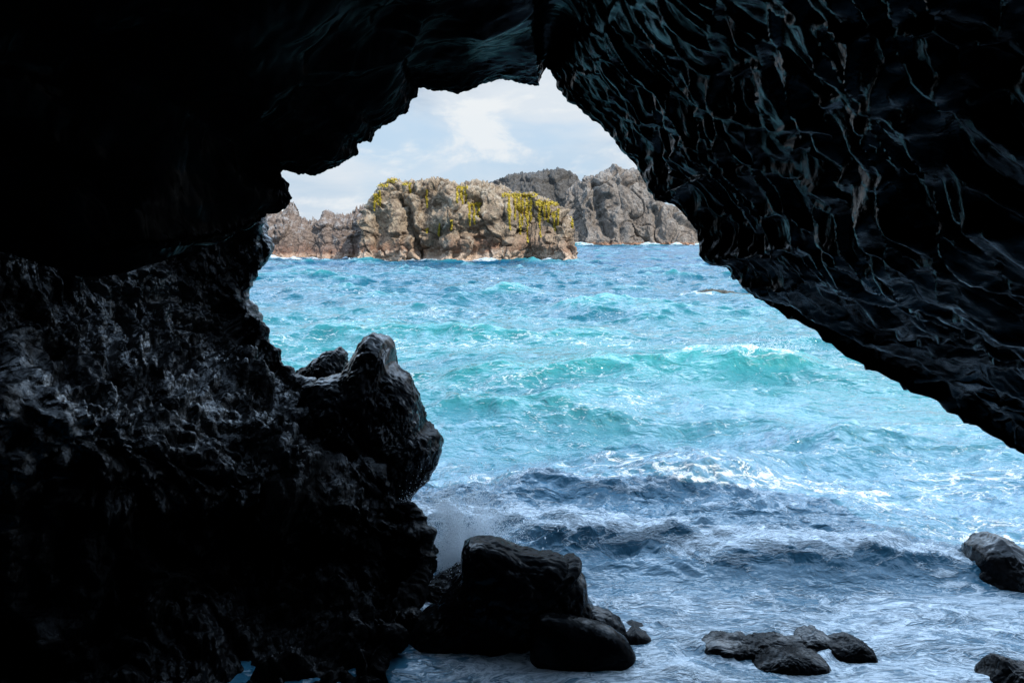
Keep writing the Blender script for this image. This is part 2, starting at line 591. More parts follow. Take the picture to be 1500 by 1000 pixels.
    sgn = 1.0
    # the normal must look into the tunnel
    mid = G[NU // 2, 300]
    if np.dot(N[NU // 2, 300], np.array([0, 4, CAM_Z]) - mid) < 0:
        sgn = -1.0
    P = G + N * sgn * (d * 0.62 + edge_rough * (0.75 - 0.35 * right))[..., None]
    q = grid_quads(P.shape[0], P.shape[1], flip=(sgn < 0))
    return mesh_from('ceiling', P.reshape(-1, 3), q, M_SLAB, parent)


# left wall: stations from beyond the mouth to behind the camera, each from top to below the water
WALL = [
    # around the corner, outside (hidden)
    [(150, -200, 11), (180, 100, 10.5), (220, 300, 10.2), (200, 380, 10), (230, 470, 10), (300, 560, 9.8), (380, 640, 9.2), (420, 740, 8.8), (430, 820, 8.5), (420, 900, 9.0), (410, 1000, 8.8)],
    # the silhouette
    [(375, -150, 7.9), (376, 100, 7.9), (381, 318, 7.9), (392, 378, 7.9), (362, 428, 7.9), (390, 492, 7.8), (430, 548, 7.7), (590, 728, 6.7), (610, 822, 6.5), (585, 895, 6.1), (530, 990, 5.2)],
    [(310, -150, 7.6), (310, 100, 7.6), (318, 318, 7.6), (326, 378, 7.6), (314, 428, 7.6), (344, 486, 7.5), (395, 546, 7.4), (545, 745, 6.35), (560, 830, 6.25), (545, 928, 5.65), (480, 1040, 4.8)],
    [(225, -150, 7.2), (230, 100, 7.2), (236, 300, 7.2), (247, 370, 7.2), (246, 425, 7.2), (270, 472, 7.1), (315, 520, 7.0), (450, 725, 6.1), (450, 830, 6.15), (435, 960, 5.3), (400, 1090, 4.5)],
    [(90, -150, 6.4), (100, 60, 6.4), (115, 280, 6.4), (125, 350, 6.5), (135, 405, 6.5), (150, 450, 6.5), (190, 500, 6.4), (300, 680, 5.7), (290, 830, 5.75), (270, 1000, 4.95), (240, 1130, 4.2)],
    [(-80, -150, 5.6), (-70, 60, 5.6), (-55, 250, 5.6), (-45, 330, 5.7), (-30, 385, 5.8), (-10, 430, 5.8), (40, 490, 5.7), (130, 620, 5.2), (120, 820, 5.2), (100, 1020, 4.75), (70, 1180, 4.0)],
    [(-420, -150, 4.6), (-410, 0, 4.6), (-390, 200, 4.6), (-370, 290, 4.7), (-350, 360, 4.7), (-320, 430, 4.7), (-260, 500, 4.6), (-160, 600, 4.3), (-170, 850, 4.2), (-180, 1050, 4.1), (-190, 1250, 3.6)],
]


def build_wall(parent):
    C = np.array([[at(*p) for p in st] for st in WALL])
    last = C[-1].copy()
    tail = []
    for y, kx in ((0.5, 1.06), (-4.0, 1.12), (-9.0, 1.1), (-11.0, 0.2), (-11.0, -1.2), (-10.0, -2.2)):
        s = last.copy()
        s[:, 0] = last[:, 0] * kx
        s[:, 1] = y
        if y < -1:
            s[:, 2] = np.where(s[:, 2] > 1, 1 + (s[:, 2] - 1) * 2.2, s[:, 2])
        s[-1, 2] = -2.0
        tail.append(s)
    C = np.concatenate([C, np.array(tail)], 0)
    us = np.concatenate([np.linspace(0, 1, 70, endpoint=False), np.linspace(1, 5, 560, endpoint=False), np.linspace(5, 12, 150)])
    vs = np.concatenate([np.linspace(0, 2, 40, endpoint=False), np.linspace(2, 6, 210, endpoint=False), np.linspace(6, 10, 330)])
    G = catmull(catmull(C, None, 0, us), None, 1, vs)
    N = grid_normals(G)
    mid = G[300, 250]
    sgn = 1.0 if np.dot(N[300, 250], np.array([0, 2.0, CAM_Z]) - mid) > 0 else -1.0
    P = G
    wv = np.stack([perlin(P * 1.3, 3), perlin(P * 1.3, 4), perlin(P * 1.3, 5)], -1)
    S = P * np.array([1.0, 1.0, 0.75])
    d = 0.17 * billow(S * 1.0 + wv * 0.5, 2, 71) + 0.13 * billow(S * 2.6 + wv * 0.6, 2, 75)
    f1, e, cid = worley(S * 5.2 + wv * 0.8, 81)
    d = d + 0.085 * (0.55 - f1) * 2 * sstep(-0.2, 0.35, perlin(P * 0.9, 83))
    f1b, e, cid = worley(S * 12 + wv * 1.5, 84)
    d = d + 0.042 * (0.5 - f1b) * 2 + 0.018 * fbm(P * 14, 3, 87, 0.6)
    amp = np.ones(len(us))
    amp = 1 - 0.35 * np.exp(-((us - 1) / 0.3) ** 2)
    P = G + N * sgn * (d * amp[:, None])[..., None]
    q = grid_quads(P.shape[0], P.shape[1], flip=(sgn < 0))
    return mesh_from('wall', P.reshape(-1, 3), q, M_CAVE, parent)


cave = empty('cave', (0, 8.0, 0))
tag(cave, 'dark wet lava sea cave whose rough arch frames the view of the sea', 'cave')
for part in (build_roof(cave), build_wall(cave)):
    part.matrix_parent_inverse = Matrix.Translation((0, -8.0, 0))


# ------------------------------------------------------------------ single rocks
ROCKS = []


def star_rock(name, outline, d, tf, tb, mat, label, cat='rock', group=None, center=None, box=0.75, rough=0.05, freq=2.0,
              seed=0, nu=260, nv=130, fine=0.25, sink=0.0, lean=0.0, flat=1.0):
    O = np.array([at(u, v, d) for u, v in outline])
    if flat != 1.0:
        O[:, 2] = np.where(O[:, 2] > 0, O[:, 2] * flat, O[:, 2])
    C = O.mean(0) if center is None else at(center[0], center[1], d)
    if flat != 1.0:
        C = C.copy()
        C[2] = min(C[2], O[:, 2].max() * 0.3)
    O = np.concatenate([O, O[:1]])
    O = resample(O, 900)[:-1]
    ang = np.arctan2(O[:, 2] - C[2], O[:, 0] - C[0])
    r = np.hypot(O[:, 2] - C[2], O[:, 0] - C[0])
    o = np.argsort(ang)
    ang, r = ang[o], r[o]
    A = np.linspace(-math.pi, math.pi, nu, endpoint=False)
    R = np.interp(A, np.concatenate([ang - 2 * math.pi, ang, ang + 2 * math.pi]), np.tile(r, 3))
    psi = np.linspace(-math.pi / 2, math.pi / 2, nv)
    cs = np.cos(psi) ** box
    cs[0] = cs[-1] = 0.0
    sn = np.sign(np.sin(psi)) * np.abs(np.sin(psi)) ** box
    depth = np.where(sn < 0, tf * sn, tb * sn)
    X = C[0] + R[:, None] * np.cos(A)[:, None] * cs[None]
    Z = C[2] + R[:, None] * np.sin(A)[:, None] * cs[None]
    Y = d + depth[None] + lean * (Z - C[2])
    G = np.stack([X, np.broadcast_to(Y, X.shape), Z], -1)
    N = grid_normals(G, wrap=True)
    ctr = np.array([C[0], d, C[2]])
    N = np.where(((G - ctr) * N).sum(-1, keepdims=True) < 0, -N, N)
    P = G
    wv = np.stack([perlin(P * freq * 0.7, seed + 3), perlin(P * freq * 0.7, seed + 4), perlin(P * freq * 0.7, seed + 5)], -1)
    f1, e, cid = worley(P * freq * 0.9 + wv * 0.5, seed + 9)
    dd = rough * (1.2 * fbm(P * freq, 3, seed + 11) + 1.1 * (cid - 0.5) * sstep(0, 0.2, e) + 0.6 * billow(P * freq * 2.2 + wv, 2, seed + 15))
    dd = dd + rough * fine * (billow(P * freq * 6, 3, seed + 21) + 0.6 * fbm(P * freq * 14, 2, seed + 25))
    side = 1 - 0.45 * cs[None] ** 3
    P = G + N * (dd * side)[..., None]
    P[:, 0] = P[:, 0].mean(0)
    P[:, -1] = P[:, -1].mean(0)
    P[..., 2] -= sink
    q = grid_quads(nu, nv, wrap=True)
    at_water = np.abs(P[..., 2]) < 0.06
    if at_water.sum() > 20:
        wx, wy = P[..., 0][at_water], P[..., 1][at_water]
        ROCKS.append(((wx.max() + wx.min()) / 2, (wy.max() + wy.min()) / 2, (wx.max() - wx.min()) / 2, (wy.max() - wy.min()) / 2))
    ob = mesh_from(name, P.reshape(-1, 3), q, mat)
    rebase(ob, (C[0], d, 0))
    tag(ob, label, cat, group)
    return ob


star_rock('rock_pinnacle', [(458, 576), (470, 556), (502, 550), (513, 534), (520, 518), (527, 506), (536, 495), (545, 491), (566, 497), (575, 512), (573, 532),
                            (598, 552), (614, 580), (620, 606), (623, 626), (640, 634), (645, 652), (642, 676), (626, 698), (608, 718), (596, 738), (575, 790),
                            (530, 800), (480, 740), (462, 640)], 7.4, 0.5, 0.6, M_BOULDER,
          'tall dark lava pinnacle with a knobbly head standing on the ledge of the cave wall', 'rock',
          center=(550, 640), rough=0.05, freq=2.2, seed=101, box=0.72, fine=0.3, nu=420, nv=200)
star_rock('rock', [(425, 556), (440, 543), (458, 530), (480, 513), (497, 510), (505, 520), (511, 545), (508, 575), (470, 600), (430, 585)],
          8.8, 0.4, 0.4, M_BOULDER, 'small pointed dark rock behind the pinnacle, beside the cave wall', center=(470, 555), rough=0.06, freq=3, seed=111)
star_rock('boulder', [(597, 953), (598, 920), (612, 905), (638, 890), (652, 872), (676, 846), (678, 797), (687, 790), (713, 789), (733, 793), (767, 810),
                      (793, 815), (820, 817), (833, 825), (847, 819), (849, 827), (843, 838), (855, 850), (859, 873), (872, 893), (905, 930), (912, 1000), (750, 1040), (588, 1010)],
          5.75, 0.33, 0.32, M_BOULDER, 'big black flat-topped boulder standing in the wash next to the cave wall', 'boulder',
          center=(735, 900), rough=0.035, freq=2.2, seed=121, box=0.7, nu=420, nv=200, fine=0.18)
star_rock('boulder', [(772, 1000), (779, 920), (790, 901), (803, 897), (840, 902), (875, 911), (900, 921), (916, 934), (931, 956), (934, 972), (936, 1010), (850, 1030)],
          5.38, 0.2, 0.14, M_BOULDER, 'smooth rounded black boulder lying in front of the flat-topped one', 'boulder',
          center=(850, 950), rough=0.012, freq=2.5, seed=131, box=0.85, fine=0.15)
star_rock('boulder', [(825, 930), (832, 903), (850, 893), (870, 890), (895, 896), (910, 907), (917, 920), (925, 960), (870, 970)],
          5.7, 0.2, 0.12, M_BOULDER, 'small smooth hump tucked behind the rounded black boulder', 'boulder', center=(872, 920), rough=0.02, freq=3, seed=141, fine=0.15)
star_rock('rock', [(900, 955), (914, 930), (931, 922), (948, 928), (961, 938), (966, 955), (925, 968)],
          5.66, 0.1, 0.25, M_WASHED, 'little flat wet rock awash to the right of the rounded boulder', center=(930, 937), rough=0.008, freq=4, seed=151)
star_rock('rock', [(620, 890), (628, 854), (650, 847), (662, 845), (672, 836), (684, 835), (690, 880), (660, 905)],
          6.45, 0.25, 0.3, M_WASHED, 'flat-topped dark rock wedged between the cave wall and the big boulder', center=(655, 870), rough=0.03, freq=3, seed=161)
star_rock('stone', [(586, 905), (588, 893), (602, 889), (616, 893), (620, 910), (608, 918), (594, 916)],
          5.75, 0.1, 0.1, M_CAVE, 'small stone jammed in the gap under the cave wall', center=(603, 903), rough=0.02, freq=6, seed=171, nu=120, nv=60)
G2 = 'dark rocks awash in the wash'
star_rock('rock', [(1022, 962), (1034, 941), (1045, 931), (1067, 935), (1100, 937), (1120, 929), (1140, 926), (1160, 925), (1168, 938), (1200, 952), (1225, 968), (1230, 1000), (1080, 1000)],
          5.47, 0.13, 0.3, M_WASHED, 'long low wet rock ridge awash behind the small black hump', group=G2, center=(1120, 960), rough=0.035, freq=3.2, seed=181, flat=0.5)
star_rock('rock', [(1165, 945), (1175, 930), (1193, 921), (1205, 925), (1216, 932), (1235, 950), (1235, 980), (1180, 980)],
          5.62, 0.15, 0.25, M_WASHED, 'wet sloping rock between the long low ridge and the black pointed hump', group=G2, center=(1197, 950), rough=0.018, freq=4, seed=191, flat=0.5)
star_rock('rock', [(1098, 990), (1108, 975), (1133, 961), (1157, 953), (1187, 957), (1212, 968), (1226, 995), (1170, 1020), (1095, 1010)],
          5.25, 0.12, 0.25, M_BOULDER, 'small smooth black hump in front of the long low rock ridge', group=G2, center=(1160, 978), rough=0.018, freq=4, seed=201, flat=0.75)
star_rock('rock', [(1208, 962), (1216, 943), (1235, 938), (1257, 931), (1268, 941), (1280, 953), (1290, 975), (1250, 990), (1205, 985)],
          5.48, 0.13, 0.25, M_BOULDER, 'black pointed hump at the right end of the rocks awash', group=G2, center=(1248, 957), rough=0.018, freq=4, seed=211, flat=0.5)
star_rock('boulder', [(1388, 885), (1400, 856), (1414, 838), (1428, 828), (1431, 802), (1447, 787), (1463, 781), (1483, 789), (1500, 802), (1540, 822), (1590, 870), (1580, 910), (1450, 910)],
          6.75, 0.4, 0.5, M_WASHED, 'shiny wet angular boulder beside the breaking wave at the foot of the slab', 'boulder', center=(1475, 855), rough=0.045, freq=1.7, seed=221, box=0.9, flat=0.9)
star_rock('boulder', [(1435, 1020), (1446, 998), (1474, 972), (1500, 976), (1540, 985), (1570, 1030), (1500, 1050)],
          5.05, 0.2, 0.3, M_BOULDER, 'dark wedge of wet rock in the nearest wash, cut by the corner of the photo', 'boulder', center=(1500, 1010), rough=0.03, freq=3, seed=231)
star_rock('reef', [(990, 440), (1020, 429), (1050, 425), (1085, 430), (1125, 438), (1120, 448), (1000, 447)],
          dist_on_water(432), 1.6, 1.6, M_REEF, 'brown reef rock barely awash in the open water beside the slab', 'reef', center=(1055, 438), rough=0.12, freq=1.3, seed=241)


# ------------------------------------------------------------------ islet and headlands
FEET = {}


def ridge_rock(name, top, d, tf, tb, mat, label, cat, amp, freq, seed, profile, carve=(), nu=520, nv=220, jag=0.0, blocks=0.6):
    T = np.array([at(u, v, d) for u, v in top])
    T = resample(T, nu)
    X, H = T[:, 0], T[:, 2]
    pr = np.array(profile, float)            # (depth share: -1 front foot .. 0 crest .. 1 back foot, height share)
    L = np.linspace(0, len(pr) - 1, nv)
    pd, ph = catmull(pr, None, 0, L).T
    dep = np.where(pd < 0, pd * tf, pd * tb)
    # the ends of the rock taper
    tt = np.linspace(0, 1, nu)
    endt = np.sqrt(np.clip(np.minimum(tt, 1 - tt) * 10, 0.02, 1))
    xx = np.broadcast_to(X[:, None], (nu, nv)).copy()
    yy = d + dep[None] * endt[:, None]
    # waist of the base moves in and out
    k = fbm(np.stack([X * freq * 0.5, X * 0 + seed, X * 0], -1), 3, seed + 1)
    yy = yy - np.clip(-pd, 0, 1)[None] * k[:, None] * tf * 0.7
    zz = np.where(ph[None] >= 0, ph[None] * H[:, None], ph[None] * 3.0)
    G = np.stack([xx, yy, zz], -1)
    N = grid_normals(G)
    if N[nu // 2, nv // 4][1] > 0:
        N = -N
    wv = np.stack([fbm(G * freq * 0.5, 2, seed + 3), fbm(G * freq * 0.5, 2, seed + 4), fbm(G * freq * 0.5, 2, seed + 5)], -1)
    f1, e, cid = worley(G * freq * np.array([0.55, 0.55, 0.4]) + wv * 0.7, seed + 7)
    f1b, eb, cidb = worley(G * freq * np.array([1.5, 1.5, 1.2]) + wv * 1.0, seed + 8)
    dd = amp * (blocks * (1.6 * (cid - 0.5) * sstep(0.0, 0.10, e) - 0.9 * sstep(0.10, 0.0, e))
                + blocks * 0.5 * ((cidb - 0.5) * sstep(0, 0.12, eb) - 0.5 * sstep(0.1, 0.0, eb))
                + 0.7 * fbm(G * freq * 0.6, 3, seed + 11) + 0.22 * ridged(G * freq * 2.0 + wv, 3, seed + 15)
                + 0.10 * fbm(G * freq * 7, 3, seed + 19, 0.6))
    crest = np.exp(-(pd / 0.16) ** 2)[None]
    P = G + N * (dd * (1 - 0.88 * crest))[..., None]
    # splintered crest
    if jag:
        j = np.abs(fbm(np.stack([X * freq * 2.6, X * 0 + 3.3, X * 0], -1), 5, seed + 23, 0.75))
        wj = np.exp(-(pd / 0.35) ** 2)[None] * np.clip(H / H.max(), 0.3, 1)[:, None]
        P[..., 2] += jag * (ridged(np.stack([P[..., 0] * freq * 2.2, P[..., 1] * freq * 0.9, P[..., 2] * 0], -1), 3, seed + 27, 0.6) * 0.5 + j[:, None] - 0.2) * wj
    for line, w, depth in carve:
        pl = np.array([at(u, v, d) for u, v in line])
        pl = resample(pl, 60)
        dist = np.full(P.shape[:2], 1e9)
        for q in pl:
            # seen from the front: compare where the front face stands, not the back
            dist = np.minimum(dist, np.hypot(G[..., 0] - q[0], G[..., 2] - q[2]))
        P[..., 1] += np.where(pd < 0.1, 1, 0)[None] * depth * np.exp(-(dist / w) ** 2)
    q = grid_quads(nu, nv)
    band_ = (np.abs(P[..., 2]) < 0.6) & (pd[None] < -0.5)
    fx, fy = P[..., 0][band_], P[..., 1][band_]
    oo = np.argsort(fx)
    nb_ = max(4, len(fx) // 60)
    FEET[name] = (np.array([c.mean() for c in np.array_split(fx[oo], nb_)]), np.array([c.min() for c in np.array_split(fy[oo], nb_)]))
    ob = mesh_from(name, P.reshape(-1, 3), q, mat)
    rebase(ob, (X.mean(), d, 0))
    tag(ob, label, cat)
    bvh = BVHTree.FromPolygons([tuple(p) for p in P.reshape(-1, 3)], [tuple(int(i) for i in f) for f in q])
    return ob, bvh


PROF = [(-1.05, -0.6), (-1.0, 0.0), (-0.93, 0.12), (-0.78, 0.34), (-0.66, 0.58), (-0.42, 0.84), (0, 1.0), (0.35, 0.9), (0.7, 0.5), (0.95, 0.1), (1.0, -0.6)]
DI = dist_on_water(382.5) + 3.5
islet, bvh_islet = ridge_rock(
    'islet', [(527, 388), (533, 365), (538, 345), (543, 318), (545, 295), (551, 281), (562, 270), (574, 262), (593, 267), (611, 265), (630, 264), (646, 262), (660, 266), (672, 271), (685, 266), (698, 263),
              (719, 270), (733, 277), (747, 283), (772, 285), (785, 290), (798, 293), (817, 301), (826, 308), (834, 320), (838, 334), (832, 346), (824, 362), (819, 390)],
    DI, 4.5, 5.5, M_ISLET, 'sunlit brown lava islet hung with yellow plants, alone in the middle of the sea', 'islet', 1.0, 0.42, 301, PROF,
    carve=[([(590, 292), (600, 315), (600, 335), (612, 352), (618, 376)], 0.55, 2.6),
           ([(556, 318), (560, 345), (550, 352)], 0.8, 1.6),
           ([(640, 300), (665, 292), (690, 300)], 0.5, 0.9),
           ([(650, 345), (700, 338), (735, 325)], 0.5, 1.0),
           ([(628, 372), (690, 372), (740, 352)], 0.7, 0.9),
           ([(640, 325), (670, 312), (700, 318)], 1.1, -1.4),
           ([(745, 360), (790, 355), (815, 368)], 1.2, -1.2)], jag=0.4, blocks=0.85, nu=640, nv=260)

ridge, _ = ridge_rock(
    'lava_ridge', [(250, 386), (290, 350), (340, 330), (385, 314), (397, 316), (405, 309), (415, 312), (422, 307), (429, 300), (436, 317), (447, 324), (457, 324), (467, 325), (478, 312), (490, 319), (505, 321),
                   (518, 317), (527, 307), (546, 309), (570, 312), (600, 325), (625, 386)],
    DI + 9, 5.5, 6, M_RIDGE, 'low jagged brown lava ridge joining the islet at its left flank', 'ridge', 0.8, 0.5, 331, PROF, jag=1.0, nu=640)
DC = dist_on_water(359.5) + 12
cliff, _ = ridge_rock(
    'sea_cliff', [(800, 362), (812, 320), (826, 285), (842, 268), (852, 266), (858, 258), (868, 259), (880, 254), (894, 252), (903, 245), (912, 250), (922, 252), (936, 250), (950, 262), (962, 285), (970, 298), (982, 303), (994, 319), (1013, 328), (1022, 345), (1050, 350), (1080, 363)],
    DC, 12, 18, M_CLIFF, 'pale grey fluted lava cliff behind the islet, meeting the sea by the slab', 'cliff', 2.2, 0.15, 361,
    [(-1.05, -0.6), (-1.0, 0.0), (-0.92, 0.12), (-0.8, 0.38), (-0.7, 0.62), (-0.5, 0.86), (0, 1.0), (0.4, 0.95), (0.7, 0.6), (0.95, 0.1), (1.0, -0.6)],
    carve=[([(868, 275), (872, 310), (882, 345)], 1.3, 3.0), ([(900, 270), (905, 310), (900, 350)], 1.0, 2.0), ([(952, 310), (955, 345)], 1.0, 2.0)], jag=0.9)
hill, _ = ridge_rock(
    'lava_hill', [(640, 364), (680, 300), (710, 272), (726, 265), (747, 258), (762, 257), (779, 254), (800, 251), (817, 248), (832, 252), (845, 258), (852, 268), (866, 290), (880, 330), (890, 364)],
    DC + 6, 14, 20, M_HILL, 'dark grey lava hill with a crumbly rounded top, behind the islet', 'hill', 2.0, 0.17, 391,
    PROF, jag=0.8, blocks=0.5)
for nm, o, dd, lab in (('sea_rock', [(872, 364), (876, 352), (884, 349), (890, 354), (893, 364)], DC - 12, 'small pale rock standing in the sea at the foot of the grey cliff'),
                       ('sea_rock', [(905, 365), (912, 354), (925, 351), (938, 355), (945, 365)], DC - 11, 'low orange-footed rock in the sea in front of the grey cliff')):
    star_rock(nm, o, dd, 2, 2, M_CLIFF, lab, 'rock', center=(sum(p[0] for p in o) / 5, 361), rough=0.5, freq=0.5, seed=int(o[0][0]), nu=120, nv=60)


# ------------------------------------------------------------------ hanging yellow plants on the islet
def hit_islet(u, v):
    r = ray(u, v)
    h = bvh_islet.ray_cast(Vector((0, 0, CAM_Z)), Vector(r).normalized(), 400)
    return h


def leaves(spots, size):
    V, Q = [], []
    for p, n in spots:
        c = np.array(p) + np.array(n) * random.uniform(0.02, 0.16)
        a = rng.normal(size=3)
        a[2] -= 0.6
        a /= np.linalg.norm(a)
        b = np.cross(a, np.array(n) + rng.normal(size=3) * 0.5)
        b /= max(np.linalg.norm(b), 1e-6)
        s = size * random.uniform(0.6, 1.4)
        w = s * random.uniform(0.3, 0.5)
        k = len(V)
        nn = np.cross(a, b) * s * 0.2
        V += [c - a * s * 0.5, c + b * w * 0.5 + nn, c + a * s * 0.5, c - b * w * 0.5 + nn]
        Q.append((k, k + 1, k + 2, k + 3))
    return V, Q


def runner(S, axis):
    """the thin stem that joins the leaves of one strand"""
    A = np.array([tuple(p + n * 0.05) for p, n in S])
    A = A[np.argsort(A[:, axis])]
    k = max(3, min(40, len(A) // 6))
    A = smooth1(np.array([c.mean(0) for c in np.array_split(A, k)]), 1)
    V, Q = [], []
    for i, p in enumerate(A):
        V += [p + np.array([-0.03, 0, 0.01]), p + np.array([0.03, -0.03, -0.01])]
        if i:
            j = 2 * i
            Q.append((j - 2, j - 1, j + 1, j))
    return V, Q


def plant_mesh(S, size, axis):
    V, Q = leaves(S, size)
    v2, q2 = runner(S, axis)
    k = len(V)
    return V + v2, Q + [tuple(i + k for i in f) for f in q2]


def strand_spots(u0, v0, u1, v1, w, n):
    S = []
    for _ in range(n):
        t = random.random()
        ww = 0.5 * w * (0.55 + 0.45 * math.sin(t * 9 + u0)) * (1.15 - 0.75 * t)
        h = hit_islet(u0 + (u1 - u0) * t + random.gauss(0, 0.45) * ww, v0 + (v1 - v0) * t)
        if h[0] is not None:
            n_ = h[1] if h[1].y < 0 else -h[1]
            S.append((h[0], n_))
    return S


PLANTS = [
    ('long curtain of yellow hanging plants trailing far down the islet face', [(745, 287, 747, 336, 6), (754, 288, 754, 322, 4), (760, 287, 762, 343, 6), (766, 290, 765, 330, 3), (772, 290, 773, 355, 5), (778, 291, 777, 325, 4)], (762, 286, 26, 5)),
    ('yellow hanging plant spilling over the right shoulder of the islet', [(789, 293, 792, 348, 5), (796, 295, 798, 322, 5), (803, 300, 804, 326, 5), (811, 310, 813, 338, 8), (818, 306, 817, 330, 4)], (802, 298, 18, 7)),
    ('bushy yellow plant hanging just under the middle of the islet crest', [(670, 276, 669, 297, 5), (676, 274, 677, 299, 6), (682, 278, 683, 294, 5)], (677, 275, 8, 4)),
    ('fringe of yellow-brown plants on the lip of the pale middle boulder', [(687, 302, 688, 330, 4), (694, 300, 695, 328, 4), (701, 300, 700, 318, 4)], (695, 299, 10, 4)),
    ('yellow plant draped over the left corner of the islet top', [(549, 285, 548, 308, 4), (556, 280, 557, 302, 4), (552, 284, 553, 300, 3)], (560, 272, 9, 4)),
    ('thin yellow strand hanging under the left part of the crest', [(625, 278, 626, 304, 3)], None),
    ('small yellow tuft low on the pale boulder, left of its fringe', [(644, 328, 643, 345, 3)], None),
    ('tiny yellow tuft on the dark face below the pale boulder', [(661, 322, 661, 336, 3)], None),
    ('short yellow plant at the right end of the islet', [(837, 315, 838, 334, 4)], None),
    ('small green-yellow tuft in the crevice of the islet', [(627, 334, 625, 342, 5)], None),
    ('yellow patch lying on top of the islet by its left end', [], (574, 265, 7, 4)),
    ('short yellow patch on the crest between the left corner and the thin strand', [(599, 272, 601, 281, 5)], (596, 270, 6, 3)),
]
for label, strands, mat_patch in PLANTS:
    built = []
    for (u0, v0, u1, v1, w) in strands:
        S = strand_spots(u0, v0, u1, v1, w, int(14 * (v1 - v0)) + 60)
        if S:
            built.append(('strand', S))
    if mat_patch:
        u, v, su, sv = mat_patch
        S = []
        for _ in range(int(su * sv * 3.5) + 20):
            h = hit_islet(u + random.uniform(-1, 1) * su, v + random.gauss(0, 0.3) * sv)
            if h[0] is not None:
                S.append((h[0], h[1] if h[1].y < 0 else -h[1]))
        if S:
            built.append(('mat', S))
    if not built:
        continue
    if len(built) == 1:
        V, Q = plant_mesh(built[0][1], 0.24, 2 if strands else 0)
        o = mesh_from('hanging_plant', np.array(V), np.array(Q), M_LEAF, smooth=False)
        rebase(o, np.array(V).mean(0))
    else:
        base = np.array([tuple(p) for p, n in built[0][1]]).mean(0)
        o = empty('hanging_plant', base)
        for nm, S in built:
            V, Q = plant_mesh(S, 0.24, 2 if nm == 'strand' else 0)
            c = mesh_from(nm, np.array(V) - base, np.array(Q), M_LEAF, o, smooth=False)
    tag(o, label, 'plant', 'yellow plants hanging on the islet')


# ------------------------------------------------------------------ the sea
FOOT_ISLET, FOOT_RIDGE, FOOT_CLIFF = FEET['islet'], FEET['lava_ridge'], FEET['sea_cliff']


